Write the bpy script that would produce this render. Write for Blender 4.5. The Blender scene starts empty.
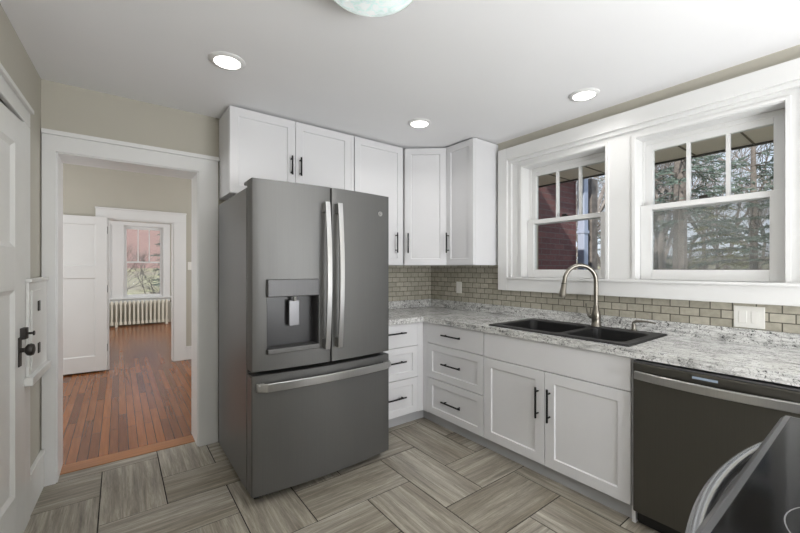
import bpy, bmesh, math, random
from mathutils import Matrix, Vector
PI = math.pi
S = bpy.context.scene
COL = S.collection
random.seed(7)
R = math.radians

# ------------------------------------------------------------ camera, world, sun, area lights, exposure
YAW = R(37.069)
cam = bpy.data.cameras.new('camera'); cam_o = bpy.data.objects.new('camera', cam); COL.objects.link(cam_o)
cam_o.location = (0, 0, 1.3); cam_o.rotation_euler = (R(90), 0, -YAW)
cam.sensor_width = 36; cam.lens = 372.173 / 800 * 36; cam.shift_y = 2.37 / 800
cam.clip_start = .02; cam.clip_end = 400
S.camera = cam_o
S.view_settings.view_transform = 'Standard'; S.view_settings.look = 'None'
S.view_settings.exposure = 0.0; S.view_settings.gamma = 1.0
S.view_settings.use_curve_mapping = False

W = bpy.data.worlds.new('sky'); S.world = W; W.use_nodes = True
nt = W.node_tree; bg = nt.nodes['Background']
tc = nt.nodes.new('ShaderNodeTexCoord'); sep = nt.nodes.new('ShaderNodeSeparateXYZ')
rmp = nt.nodes.new('ShaderNodeValToRGB')
nt.links.new(tc.outputs['Generated'], sep.inputs[0]); nt.links.new(sep.outputs['Z'], rmp.inputs[0])
rmp.color_ramp.elements[0].position = 0.0; rmp.color_ramp.elements[0].color = (.86, .92, 1.0, 1)
rmp.color_ramp.elements[1].position = .7; rmp.color_ramp.elements[1].color = (.50, .66, .95, 1)
nt.links.new(rmp.outputs[0], bg.inputs['Color']); bg.inputs['Strength'].default_value = 1.15

def light(name, kind, loc, rot, energy, color=(1, 1, 1), size=1.0, size_y=None, spot=None, blend=.5):
    d = bpy.data.lights.new(name, kind); d.energy = energy; d.color = color
    if kind == 'AREA':
        d.shape = 'RECTANGLE'; d.size = size; d.size_y = size_y or size
    elif kind == 'SUN': d.angle = size
    else: d.shadow_soft_size = size
    if kind == 'SPOT': d.spot_size = spot; d.spot_blend = blend
    o = bpy.data.objects.new(name, d); COL.objects.link(o); o.location = loc; o.rotation_euler = rot
    return o
def aim(o, v): o.rotation_euler = Vector(v).to_track_quat('-Z', 'Y').to_euler()
sun = light('sun', 'SUN', (0, -5, 12), (0, 0, 0), 5.5, (1, .95, .88), R(1)); aim(sun, (.75, .22, -.6))
# unseen fill lamps added to brighten kitchen, hall and front room; no windows there
light('fill_rear', 'AREA', (1.65, -2.45, 1.45), (R(90), 0, R(24)), 27, (.98, .99, 1), 2.0, 1.9)  # added fill in front of the closed rear wall
fl = light('fill_upward', 'AREA', (1.35, -1.5, .95), (0, 0, 0), 104, (.965, .98, 1), 1.4, 1.4); aim(fl, (-.22, .62, .8))  # added soft fill behind the camera, aimed upward to lift the ceiling
light('fill_hall', 'AREA', (-1.9, 4.7, 1.5), (R(90), 0, R(-90)), 30, (.95, .98, 1), 1.4, 1.6)  # added fill for the hall, its side wall has no opening
light('fill_hall_east', 'AREA', (2.4, 4.7, 1.5), (R(90), 0, R(90)), 30, (.95, .98, 1), 1.4, 1.6)  # added fill from the opposite hall side
light('fill_front_room', 'AREA', (-1.9, 8.6, 1.5), (R(90), 0, R(-90)), 40, (.95, .98, 1), 1.4, 1.6)  # added fill for the front room, side wall closed
light('fill_front_east', 'AREA', (2.4, 8.6, 1.5), (R(90), 0, R(90)), 40, (.95, .98, 1), 1.4, 1.6)  # added fill from the opposite front room side

# ------------------------------------------------------------ constants of the room
YB, XR, XL, H = 3.073, 2.753, -.371, 2.437

# ------------------------------------------------------------ materials
def lin(c): return tuple(((x / 255) / 12.92 if x / 255 <= .04045 else ((x / 255 + .055) / 1.055) ** 2.4) for x in c)
def newmat(name):
    m = bpy.data.materials.new(name); m.use_nodes = True
    return m, m.node_tree, m.node_tree.nodes['Principled BSDF']
def N(t, kind, **kw):
    n = t.nodes.new(kind)
    for k, v in kw.items():
        if k in n.inputs.keys() if not k.startswith('_') else False: n.inputs[k].default_value = v
        else: setattr(n, k.lstrip('_'), v)
    return n
def ramp(t, fac, stops):
    r = t.nodes.new('ShaderNodeValToRGB'); e = r.color_ramp.elements
    while len(e) < len(stops): e.new(.5)
    for i, (p, c) in enumerate(stops):
        e[i].position = p; e[i].color = (*c, 1) if len(c) == 3 else c
    t.links.new(fac, r.inputs[0]); return r.outputs[0]
def mix(t, a, b, fac, mode='MIX'):
    n = t.nodes.new('ShaderNodeMix'); n.data_type = 'RGBA'; n.blend_type = mode
    for s, v in ((n.inputs[6], a), (n.inputs[7], b), (n.inputs[0], fac)):
        if hasattr(v, 'links') or isinstance(v, bpy.types.NodeSocket): t.links.new(v, s)
        else: s.default_value = v if not isinstance(v, tuple) else ((*v, 1) if len(v) == 3 else v)
    return n.outputs[2]
def coords(t, src='Object', scale=(1, 1, 1), rot=(0, 0, 0)):
    c = t.nodes.new('ShaderNodeTexCoord'); m = t.nodes.new('ShaderNodeMapping')
    m.inputs['Scale'].default_value = scale; m.inputs['Rotation'].default_value = rot
    t.links.new(c.outputs[src], m.inputs[0]); return m.outputs[0]
def noise(t, vec, scale, detail=4, rough=.5, dist=0):
    n = t.nodes.new('ShaderNodeTexNoise'); n.inputs['Scale'].default_value = scale; n.inputs['Detail'].default_value = detail
    n.inputs['Roughness'].default_value = rough; n.inputs['Distortion'].default_value = dist
    t.links.new(vec, n.inputs['Vector']); return n.outputs['Fac']
def bump(t, p, h, strength=.2, dist=.002):
    b = t.nodes.new('ShaderNodeBump'); b.inputs['Strength'].default_value = strength; b.inputs['Distance'].default_value = dist
    t.links.new(h, b.inputs['Height']); t.links.new(b.outputs[0], p.inputs['Normal'])
def plain(name, rgb, rough=.5, metal=0, var=.04, scale=6, spec=.5, bmp=0, coat=0):
    m, t, p = newmat(name); c = lin(rgb)
    v = coords(t); f = noise(t, v, scale, 3)
    a = tuple(max(0, x * (1 - var)) for x in c); b = tuple(min(1, x * (1 + var)) for x in c)
    t.links.new(ramp(t, f, [(.3, a), (.7, b)]), p.inputs['Base Color'])
    p.inputs['Roughness'].default_value = rough; p.inputs['Metallic'].default_value = metal
    p.inputs['Specular IOR Level'].default_value = spec; p.inputs['Coat Weight'].default_value = coat
    if bmp: bump(t, p, noise(t, v, 180, 2), bmp, .001)
    return m
def brushed(name, rgb, rough=.35, metal=.9, scl=(2, 2, 300), var=.1):
    m, t, p = newmat(name); c = lin(rgb)
    f = noise(t, coords(t, 'Object', scl), 1, 3)
    t.links.new(ramp(t, f, [(.3, tuple(x * (1 - var) for x in c)), (.7, tuple(min(1, x * (1 + var)) for x in c))]), p.inputs['Base Color'])
    p.inputs['Roughness'].default_value = rough; p.inputs['Metallic'].default_value = metal
    bump(t, p, f, .04, .0005)
    return m
def emit(name, rgb, s):
    m, t, p = newmat(name); p.inputs['Base Color'].default_value = (*rgb, 1)
    p.inputs['Emission Color'].default_value = (*rgb, 1); p.inputs['Emission Strength'].default_value = s
    return m

M = {}
M['wall'] = plain('greige wall paint', (184, 180, 168), .7, var=.02, scale=2, bmp=.05)
M['ceiling'] = plain('white ceiling paint', (238, 238, 239), .8, var=.01, scale=2, bmp=.05)
M['trim'] = plain('white gloss trim paint', (226, 226, 225), .3, var=.015, scale=3)
M['oldtrim'] = plain('white worn door paint', (222, 222, 219), .32, var=.03, scale=5)
M['cab'] = plain('white cabinet lacquer', (222, 222, 224), .38, var=.012, scale=3)
M['toe'] = plain('toe board with painted shade', (176, 177, 180), .5, var=.03)  # grey holds the shade under the cabinets in its colour
M['pull'] = plain('black metal pull', (20, 20, 21), .4, .4, var=.05)
M['slate'] = brushed('slate grey appliance steel', (111, 111, 110), .46, .7, (300, 300, 2), .03)
M['slate_side'] = brushed('grey appliance side', (122, 122, 123), .34, .7, (2, 2, 3), .04)
M['slate_dark'] = brushed('dark slate dishwasher steel', (84, 82, 77), .36, .72, (300, 300, 2), .03)
M['steel'] = brushed('brushed steel', (190, 190, 190), .28, .95, (300, 300, 2), .04)
M['steel_dark'] = brushed('smoky brushed steel', (96, 96, 97), .42, .6, (300, 300, 4), .06)
M['rimsteel'] = plain('dark polished rim steel', (112, 112, 114), .30, .8, var=.02)
M['barsteel'] = plain('polished handle steel', (172, 174, 178), .25, .95, var=.02)
M['display'] = plain('pale blue status window', (150, 164, 182), .25, var=.02)
M['chrome'] = plain('satin nickel', (134, 130, 122), .3, .95, var=.03)
M['gasket'] = plain('black rubber gasket', (16, 16, 17), .6, var=.05)
M['plastic'] = plain('dark grey plastic', (54, 54, 56), .3, var=.05)
M['blackglass'] = plain('black ceramic glass', (15, 15, 16), .10, var=.02, spec=.12)
M['ring'] = plain('grey printed burner ring', (120, 120, 122), .3, var=.02)
M['sink'] = plain('black composite sink', (27, 27, 28), .5, var=.25, scale=400, bmp=.1)
M['white_plastic'] = plain('white switch plastic', (232, 231, 226), .35, var=.01)
M['iron'] = plain('aged dark bronze', (58, 55, 52), .45, .6, var=.15, scale=40)
M['cream'] = plain('cream radiator enamel', (232, 228, 214), .4, var=.02)
M['soffit'] = plain('beige soffit panel', (246, 234, 220), .6, var=.03)
M['downspout'] = plain('white aluminium downspout', (168, 176, 196), .5, var=.02)
M['bark'] = plain('grey brown bark', (118, 110, 104), .9, var=.3, scale=12)
M['twig'] = plain('grey twigs', (136, 128, 122), .9, var=.25, scale=8)
M['needle'] = plain('blue green needles', (98, 112, 102), .7, var=.4, scale=3)
M['needle2'] = plain('olive needles', (128, 128, 84), .7, var=.4, scale=3)
M['lens'] = emit('lit downlight lens', (1, .97, .92), 5.0)
M['bead'] = plain('dark bead', (30, 30, 30), .5)

# dome light glass: pale, softly patterned and lit from inside
m, t, p = newmat('lit pressed glass'); v = coords(t)
f = noise(t, v, 26, 3, .6, .4)
c = ramp(t, f, [(.35, (.58, .70, .68)), (.6, (.80, .88, .87)), (.75, (.95, .97, .96))])
t.links.new(c, p.inputs['Base Color']); t.links.new(c, p.inputs['Emission Color']); p.inputs['Emission Strength'].default_value = .48
p.inputs['Roughness'].default_value = .15; M['dome'] = m

# thin window glass
m, t, p = newmat('window glass'); t.nodes.remove(p); out = t.nodes['Material Output']
tr = t.nodes.new('ShaderNodeBsdfTransparent'); gl = t.nodes.new('ShaderNodeBsdfGlossy'); gl.inputs['Roughness'].default_value = .02
lw = t.nodes.new('ShaderNodeLayerWeight'); lw.inputs[0].default_value = .25; ms = t.nodes.new('ShaderNodeMixShader')
mm = t.nodes.new('ShaderNodeMath'); mm.operation = 'MULTIPLY'; mm.inputs[1].default_value = .35
t.links.new(lw.outputs['Fresnel'], mm.inputs[0]); t.links.new(mm.outputs[0], ms.inputs[0])
tr.inputs[0].default_value = (.95, .96, .96, 1)
t.links.new(tr.outputs[0], ms.inputs[1]); t.links.new(gl.outputs[0], ms.inputs[2]); t.links.new(ms.outputs[0], out.inputs[0])
M['glass'] = m
# insect screen (fine grey mesh seen as a veil)
m, t, p = newmat('insect screen mesh'); t.nodes.remove(p); out = t.nodes['Material Output']
tr = t.nodes.new('ShaderNodeBsdfTransparent'); df = t.nodes.new('ShaderNodeBsdfDiffuse'); df.inputs[0].default_value = (*lin((176, 176, 174)), 1)
f = noise(t, coords(t), 7, 3); ms = t.nodes.new('ShaderNodeMixShader')
t.links.new(ramp(t, f, [(.3, (.24,) * 3), (.7, (.36,) * 3)]), ms.inputs[0])
t.links.new(tr.outputs[0], ms.inputs[1]); t.links.new(df.outputs[0], ms.inputs[2]); t.links.new(ms.outputs[0], out.inputs[0])
M['screen'] = m

# granite
m, t, p = newmat('white grey granite'); v = coords(t)
vs = coords(t, 'Object', (46, 9, 46), (0, 0, R(8)))
base = ramp(t, noise(t, vs, 1, 7, .68, .7), [(.28, lin((120, 120, 120))), (.42, lin((186, 186, 184))), (.56, lin((228, 228, 226))), (.8, lin((196, 196, 195)))])
spk = ramp(t, noise(t, v, 75, 5, .7, .9), [(.38, (1, 1, 1)), (.455, (0, 0, 0))])
patch = ramp(t, noise(t, v, 9, 4, .6, .8), [(.36, (.15,) * 3), (.54, (1, 1, 1))])
fac = mix(t, spk, patch, 1.0, 'MULTIPLY')
vein = ramp(t, noise(t, coords(t, 'Object', (1, .5, 1)), 14, 6, .7, 1.6), [(.475, (0, 0, 0)), (.50, (.85,) * 3), (.525, (0, 0, 0))])
vein = mix(t, vein, ramp(t, noise(t, v, 5, 2), [(.46, (0, 0, 0)), (.6, (1, 1, 1))]), 1.0, 'MULTIPLY')
fine = ramp(t, noise(t, v, 170, 3, .6), [(.30, lin((90, 90, 90))), (.42, (1, 1, 1))])
col = mix(t, mix(t, mix(t, base, fine, .6, 'MULTIPLY'), lin((52, 52, 54)), vein), lin((30, 30, 32)), fac)
t.links.new(col, p.inputs['Base Color']); p.inputs['Roughness'].default_value = .22; M['granite'] = m

# kitchen floor tile: streaks run along each tile (u), variation per tile comes through the offset uv
m, t, p = newmat('wood look stone tile')
v = coords(t, 'UV', (1.7, 30, 1)); f1 = noise(t, v, 1, 12, .78, .45)
f3 = noise(t, coords(t, 'UV', (9, 150, 1)), 1, 6, .7, .8)
v2 = coords(t, 'UV', (.55, 4.0, 1)); f2 = noise(t, v2, 1, 3, .5, 1)
a = ramp(t, f1, [(.28, lin((92, 87, 80))), (.40, lin((138, 132, 122))), (.52, lin((170, 164, 152))), (.63, lin((204, 199, 187))), (.78, lin((140, 133, 122)))])
b = ramp(t, f2, [(.3, lin((206, 201, 192))), (.7, (1, 1, 1))])
c3 = ramp(t, f3, [(.34, (.62, .60, .57)), (.46, (1, 1, 1))])
t.links.new(mix(t, mix(t, a, b, 1.0, 'MULTIPLY'), c3, .8, 'MULTIPLY'), p.inputs['Base Color']); p.inputs['Roughness'].default_value = .38
bump(t, p, f1, .12, .002); M['tile'] = m
M['grout'] = plain('dark grout', (44, 41, 38), .9, var=.1, scale=60)

# backsplash tile
def bricks(name, c1, c2, mort, w, h, ms_, rough, bmp=.4, src='UV', nz=30, nv=.25, offset=.5):
    m, t, p = newmat(name); v = coords(t, src)
    b = t.nodes.new('ShaderNodeTexBrick'); b.offset = offset
    b.inputs['Color1'].default_value = (*lin(c1), 1); b.inputs['Color2'].default_value = (*lin(c2), 1); b.inputs['Mortar'].default_value = (*lin(mort), 1)
    b.inputs['Scale'].default_value = 1; b.inputs['Brick Width'].default_value = w; b.inputs['Row Height'].default_value = h
    b.inputs['Mortar Size'].default_value = ms_; b.inputs['Mortar Smooth'].default_value = .1; b.inputs['Bias'].default_value = 0
    t.links.new(v, b.inputs['Vector'])
    n = ramp(t, noise(t, v, nz, 5, .6), [(.3, (1 - nv,) * 3), (.7, (1, 1, 1))])
    t.links.new(mix(t, b.outputs['Color'], n, 1.0, 'MULTIPLY'), p.inputs['Base Color']); p.inputs['Roughness'].default_value = rough
    inv = t.nodes.new('ShaderNodeMath'); inv.operation = 'SUBTRACT'; inv.inputs[0].default_value = 1
    t.links.new(b.outputs['Fac'], inv.inputs[1]); bump(t, p, inv.outputs[0], bmp, .003)
    return m
M['splash'] = bricks('tumbled stone subway tile', (194, 189, 174), (172, 167, 152), (94, 91, 82), .0985, .0485, .0028, .5)
M['brick'] = bricks('red house brick', (128, 84, 80), (106, 68, 67), (116, 100, 98), .215, .072, .006, .85)
M['brick_far'] = bricks('glare washed red brick', (214, 176, 168), (204, 164, 158), (210, 186, 180), .215, .072, .006, .85)  # paleness is overexposure mixed into the brick colours

# hardwood
m, t, p = newmat('red oak strip floor')
v = coords(t, 'UV', (1, 1, 1), (0, 0, R(90)))
b = t.nodes.new('ShaderNodeTexBrick'); b.offset = .37; b.offset_frequency = 2
b.inputs['Color1'].default_value = (*lin((164, 100, 50)), 1); b.inputs['Color2'].default_value = (*lin((120, 70, 37)), 1); b.inputs['Mortar'].default_value = (*lin((48, 28, 18)), 1)
b.inputs['Scale'].default_value = 1; b.inputs['Brick Width'].default_value = .95; b.inputs['Row Height'].default_value = .057
b.inputs['Mortar Size'].default_value = .0024; b.inputs['Mortar Smooth'].default_value = .3
t.links.new(v, b.inputs['Vector'])
g = ramp(t, noise(t, coords(t, 'UV', (60, 2.5, 1)), 1, 6, .6, .5), [(.3, (.66, .62, .58)), (.7, (1, 1, 1))])
t.links.new(mix(t, b.outputs['Color'], g, 1.0, 'MULTIPLY'), p.inputs['Base Color']); p.inputs['Roughness'].default_value = .24
inv = t.nodes.new('ShaderNodeMath'); inv.operation = 'SUBTRACT'; inv.inputs[0].default_value = 1
t.links.new(b.outputs['Fac'], inv.inputs[1]); p.inputs['Specular IOR Level'].default_value = .4; M['wood'] = m
m, t, p = newmat('oak threshold')
t.links.new(ramp(t, noise(t, coords(t, 'Object', (3, 60, 10)), 1, 5, .6), [(.3, lin((146, 94, 52))), (.7, lin((172, 114, 66)))]), p.inputs['Base Color'])
p.inputs['Roughness'].default_value = .35; M['threshold'] = m
# lawn / leaf litter
m, t, p = newmat('lawn and leaf litter'); v = coords(t)
ns = noise(t, v, .35, 5, .6)
t.links.new(mix(t, ramp(t, ns, [(.42, lin((176, 172, 136))), (.58, lin((166, 156, 136)))]), ramp(t, noise(t, v, 6, 4, .7), [(.3, (.6,) * 3), (.7, (1, 1, 1))]), 1.0, 'MULTIPLY'), p.inputs['Base Color'])
p.inputs['Roughness'].default_value = 1; M['ground'] = m

# ------------------------------------------------------------ mesh builder
class MB:
    def __init__(s): s.bm = bmesh.new()
    def box(s, x0, x1, y0, y1, z0, z1):
        v = [s.bm.verts.new((x, y, z)) for z in (min(z0, z1), max(z0, z1)) for y in (min(y0, y1), max(y0, y1)) for x in (min(x0, x1), max(x0, x1))]
        for f in ((0, 2, 3, 1), (4, 5, 7, 6), (0, 1, 5, 4), (2, 6, 7, 3), (0, 4, 6, 2), (1, 3, 7, 5)): s.bm.faces.new([v[i] for i in f])
        return s
    def frame(s, axis, a0, a1, u0, u1, z0, z1, wl, wr, wb, wt):      # rectangular frame; axis 'x': thickness a in x, u = y
        def b(ua, ub, za, zb):
            if axis == 'x': s.box(a0, a1, ua, ub, za, zb)
            else: s.box(ua, ub, a0, a1, za, zb)
        b(u0, u0 + wl, z0, z1); b(u1 - wr, u1, z0, z1); b(u0 + wl, u1 - wr, z0, z0 + wb); b(u0 + wl, u1 - wr, z1 - wt, z1)
        return s
    def tube(s, pts, r, n=10, caps=True, sx=1.0):
        pts = [Vector(p) for p in pts]; rings = []; up0 = None
        for i, p in enumerate(pts):
            d = (pts[min(i + 1, len(pts) - 1)] - pts[max(i - 1, 0)]).normalized()
            if up0 is None: up0 = Vector((0, 0, 1)) if abs(d.z) < .9 else Vector((1, 0, 0))
            a = d.cross(up0)
            if a.length < 1e-4: a = d.cross(Vector((0, 1, 0)))
            a.normalize(); b = a.cross(d).normalized(); up0 = b
            rr = r[i] if isinstance(r, (list, tuple)) else r
            rings.append([s.bm.verts.new(p + (a * math.cos(2 * PI * k / n) * sx + b * math.sin(2 * PI * k / n)) * rr) for k in range(n)])
        for q, w in zip(rings, rings[1:]):
            for k in range(n): s.bm.faces.new((q[k], q[(k + 1) % n], w[(k + 1) % n], w[k]))
        if caps and n > 2: s.bm.faces.new(rings[0][::-1]); s.bm.faces.new(rings[-1])
        return s
    def lathe(s, prof, c=(0, 0, 0), n=32, axis='z', caps=True):   # prof: (radius, height) list
        rings = []
        for r, h in prof:
            ring = []
            for k in range(n):
                x, y = r * math.cos(2 * PI * k / n), r * math.sin(2 * PI * k / n)
                q = (x, y, h) if axis == 'z' else ((h, x, y) if axis == 'x' else (x, h, y))
                ring.append(s.bm.verts.new(Vector(c) + Vector(q)))
            rings.append(ring)
        for q, w in zip(rings, rings[1:]):
            for k in range(n): s.bm.faces.new((q[k], q[(k + 1) % n], w[(k + 1) % n], w[k]))
        if caps: s.bm.faces.new(rings[0][::-1]); s.bm.faces.new(rings[-1])
        return s
    def prism(s, poly, z0, z1):
        a = [s.bm.verts.new((x, y, z0)) for x, y in poly]; b = [s.bm.verts.new((x, y, z1)) for x, y in poly]
        n = len(poly)
        for i in range(n): s.bm.faces.new((a[i], a[(i + 1) % n], b[(i + 1) % n], b[i]))
        s.bm.faces.new(a[::-1]); s.bm.faces.new(b); return s
    def xprism(s, poly, x0, x1):                                     # profile (y, z) swept along x
        a = [s.bm.verts.new((x0, y, z)) for y, z in poly]; b = [s.bm.verts.new((x1, y, z)) for y, z in poly]
        n = len(poly)
        for i in range(n): s.bm.faces.new((a[i], a[(i + 1) % n], b[(i + 1) % n], b[i]))
        s.bm.faces.new(a[::-1]); s.bm.faces.new(b); return s
    def shaker(s, x0, x1, z0, z1, y=0, t=.02, rail=.058, rec=.009, panels=None, both=False):   # front faces -y at y - t
        f = y - t; b = .004
        L = [[s.bm.verts.new((x, yy, z)) for x, z in ((x0 + e, z0 + e), (x1 - e, z0 + e), (x1 - e, z1 - e), (x0 + e, z1 - e))] for e, yy in ((0, y), (0, f), (rail, f), (rail + b, f + rec))]
        s.bm.faces.new(L[0]); s.bm.faces.new(L[3])
        for p, q in zip(L, L[1:]):
            for k in range(4): s.bm.faces.new((p[k], p[(k + 1) % 4], q[(k + 1) % 4], q[k]))
        return s
    def paneled(s, x0, x1, z0, z1, y0, y1, stile, cuts, rec=.012, slope=.02):  # slab with recessed panels on the -y face; cuts: [(za, zb)]
        # stiles and rails
        s.box(x0, x0 + stile, y0, y1, z0, z1); s.box(x1 - stile, x1, y0, y1, z0, z1)
        zs = [z0] + [q for c in cuts for q in c] + [z1]
        for i in range(0, len(zs), 2): s.box(x0 + stile, x1 - stile, y0, y1, zs[i], zs[i + 1])
        for za, zb in cuts:
            xa, xb = x0 + stile, x1 - stile
            o = [(xa, za), (xb, za), (xb, zb), (xa, zb)]; i_ = [(xa + slope, za + slope), (xb - slope, za + slope), (xb - slope, zb - slope), (xa + slope, zb - slope)]
            ov = [s.bm.verts.new((x, y0 + .001, z)) for x, z in o]; iv = [s.bm.verts.new((x, y0 + rec, z)) for x, z in i_]
            for k in range(4): s.bm.faces.new((ov[k], ov[(k + 1) % 4], iv[(k + 1) % 4], iv[k]))
            s.bm.faces.new(iv); s.box(xa, xb, y1 - .006, y1, za, zb)
        return s
    def build(s, name, m, parent=None, root=None, bevel=0, smooth=False, seg=2, world=False):
        if world and root is not None:                               # given in world coordinates: bring into the root's own frame
            s.bm.transform((Matrix.Translation(root.location) @ root.rotation_euler.to_matrix().to_4x4()).inverted())
        bmesh.ops.recalc_face_normals(s.bm, faces=s.bm.faces)
        me = bpy.data.meshes.new(name); uv = s.bm.loops.layers.uv.verify()
        for f in s.bm.faces:
            n = f.normal; ax = max(range(3), key=lambda i: abs(n[i]))
            for l in f.loops:
                c = l.vert.co; l[uv].uv = (c.y, c.z) if ax == 0 else ((c.x, c.z) if ax == 1 else (c.x, c.y))
            f.smooth = smooth
        s.bm.to_mesh(me); s.bm.free(); me.materials.append(m)
        if smooth: me.set_sharp_from_angle(angle=R(38))
        o = bpy.data.objects.new(name, me); COL.objects.link(o)
        if parent is not None: o.parent = parent
        if bevel:
            b = o.modifiers.new('bevel', 'BEVEL'); b.width = bevel; b.segments = seg; b.limit_method = 'ANGLE'; b.angle_limit = R(40)
        return o

def tag(o, label=None, cat=None, group=None, kind=None):
    if label: o['label'] = label
    if cat: o['category'] = cat
    if group: o['group'] = group
    if kind: o['kind'] = kind
    return o
def thing(name, label, cat, loc=(0, 0, 0), rotz=0, group=None, kind=None):
    o = bpy.data.objects.new(name, None); COL.objects.link(o); o.empty_display_size = .1
    o.location = loc; o.rotation_euler = (0, 0, rotz)
    return tag(o, label, cat, group, kind)
def struct(name, mb, m, label=None, bevel=0, cat=None):
    return tag(mb.build(name, m, bevel=bevel), label, cat, None, 'structure')
def copy_tree(o, parent=None):
    c = o.copy(); COL.objects.link(c)
    if parent is not None: c.parent = parent
    for ch in list(o.children): copy_tree(ch, c)
    return c

# ------------------------------------------------------------ floors
def herringbone():
    bm = bmesh.new(); uvl = None
    px, py, gx, gy, g = .3012, .3175, -.085, 3.055, .0027
    tiles = []
    for j in range(-2, 22):
        for k in range(-4, 10):
            c0 = 2 - j + 4 * k
            x0 = gx + c0 * px; y1 = gy - j * py
            tiles.append((x0, x0 + 2 * px, y1 - py, y1, 0))
            # upright tile that starts in this row, right of the lying one
            xv = gx + (c0 + 2) * px
            tiles.append((xv, xv + px, y1 - 2 * py, y1, 1))
    done = []
    lim = (-.62, 2.80, -2.6, 3.168)
    data = []
    for x0, x1, y0, y1, vert in tiles:
        X0, X1, Y0, Y1 = max(x0 + g, lim[0]), min(x1 - g, lim[1]), max(y0 + g, lim[2]), min(y1 - g, lim[3])
        if X1 - X0 < .01 or Y1 - Y0 < .01: continue
        data.append((X0, X1, Y0, Y1, vert))
    uvs = []
    bmv = MB()
    for X0, X1, Y0, Y1, vert in data:
        b = .0015
        o = [(X0, Y0), (X1, Y0), (X1, Y1), (X0, Y1)]; i_ = [(X0 + b, Y0 + b), (X1 - b, Y0 + b), (X1 - b, Y1 - b), (X0 + b, Y1 - b)]
        ov = [bmv.bm.verts.new((x, y, -.002)) for x, y in o]; iv = [bmv.bm.verts.new((x, y, 0)) for x, y in i_]
        off = (random.uniform(0, 40), random.uniform(0, 40))
        fs = [bmv.bm.faces.new((ov[k], ov[(k + 1) % 4], iv[(k + 1) % 4], iv[k])) for k in range(4)] + [bmv.bm.faces.new(iv)]
        for f in fs: uvs.append((f, vert, off))
    info = {i: (v, o) for i, (f, v, o) in enumerate(uvs)}
    bmv.bm.faces.index_update()
    uv = bmv.bm.loops.layers.uv.verify()
    for f, vert, off in uvs:
        for l in f.loops:
            c = l.vert.co; l[uv].uv = ((c.y if vert else c.x) + off[0], (c.x if vert else c.y) + off[1])
    # grout bed below
    n0 = len(bmv.bm.faces)
    bmv.box(lim[0], lim[1], lim[2], lim[3], -.06, -.0022)
    me = bpy.data.meshes.new('floor'); bmv.bm.faces.ensure_lookup_table()
    for f in bmv.bm.faces[n0:]: f.material_index = 1
    bmv.bm.normal_update()
    for f in bmv.bm.faces[:n0]:
        if f.normal.z < 0: f.normal_flip()
    bmv.bm.to_mesh(me); bmv.bm.free(); me.materials.append(M['tile']); me.materials.append(M['grout'])
    o = bpy.data.objects.new('floor', me); COL.objects.link(o)
    return tag(o, 'grey wood look stone tile kitchen floor in herringbone', 'floor', None, 'structure')
herringbone()
struct('floor_hall', MB().box(-2.0, 2.5, 3.30, 10.72, -.06, -.001), M['wood'], 'glossy red oak strip floor through the doorway')
struct('trim_threshold', MB().box(-.30, .47, 3.165, 3.302, -.05, .004), M['threshold'], 'oak threshold strip between tile and boards', bevel=.003)

# ------------------------------------------------------------ walls and ceiling
DX0, DX1, DZ = -.305, .465, 2.012                                     # kitchen doorway
mb = MB().box(-.62, DX0, YB, 3.32, 0, H).box(DX1, 2.95, YB, 3.32, 0, H).box(DX0, DX1, YB, 3.32, DZ, H)
struct('wall_back', mb, M['wall'])
struct('ceiling', MB().box(-.75, 3.0, -2.75, 3.32, H, H + .15), M['ceiling'])
struct('wall_front', MB().box(-.75, 3.0, -2.75, -2.6, 0, H), M['wall'])
# right wall with two window openings
W1, W2, WZ0, WZ1 = (1.225, 1.905), (.335, 1.03), 1.228, 2.165
E_ = .011
mb = MB().box(XR, 3.0, -2.6, W2[0] - E_, 0, H).box(XR, 3.0, W2[1] + E_, W1[0] - E_, 0, H).box(XR, 3.0, W1[1] + E_, YB, 0, H)
for a in (W1, W2): mb.box(XR, 3.0, a[0] - E_, a[1] + E_, 0, WZ0 - .02).box(XR, 3.0, a[0] - E_, a[1] + E_, WZ1 + E_, H)
struct('wall_right', mb, M['wall'])
# left wall: turned 2.5 degrees about the corner; local frame x into the room, -y towards the viewer
TL = R(-2.5)
def left(name, mb, m, label=None, bevel=0):
    o = struct(name, mb, m, label, bevel); o.location = (XL, YB, 0); o.rotation_euler = (0, 0, TL); return o
DL0, DL1 = -1.34, -.478                                               # door opening along the wall
left('wall_left', MB().box(-.12, 0, DL1, -.001, 0, H - .001).box(-.12, 0, -5.6, DL0, 0, H - .001).box(-.12, 0, DL0, DL1, 2.03, H - .001), M['wall'])
left('trim_1', MB().box(-.02, .02, DL1, DL1 + .112, 0, 2.03).box(-.02, .02, DL0 - .112, DL0, 0, 2.03).box(-.02, .02, DL0 - .112, DL1 + .112, 2.03, 2.105)
     .box(-.02, .034, DL0 - .12, DL1 + .118, 2.105, 2.128).box(-.12, -.09, DL0, DL1, 0, 2.03), M['oldtrim'], 'white casing around the side door', bevel=.004)  # last box: unseen backing panel added to stop light leaking past the door
left('baseboard_left', MB().box(0, .016, DL1 + .112, -.022, 0, .20).box(0, .022, DL1 + .112, -.022, .20, .225), M['oldtrim'], 'white baseboard beside the side door', bevel=.003)
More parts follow.
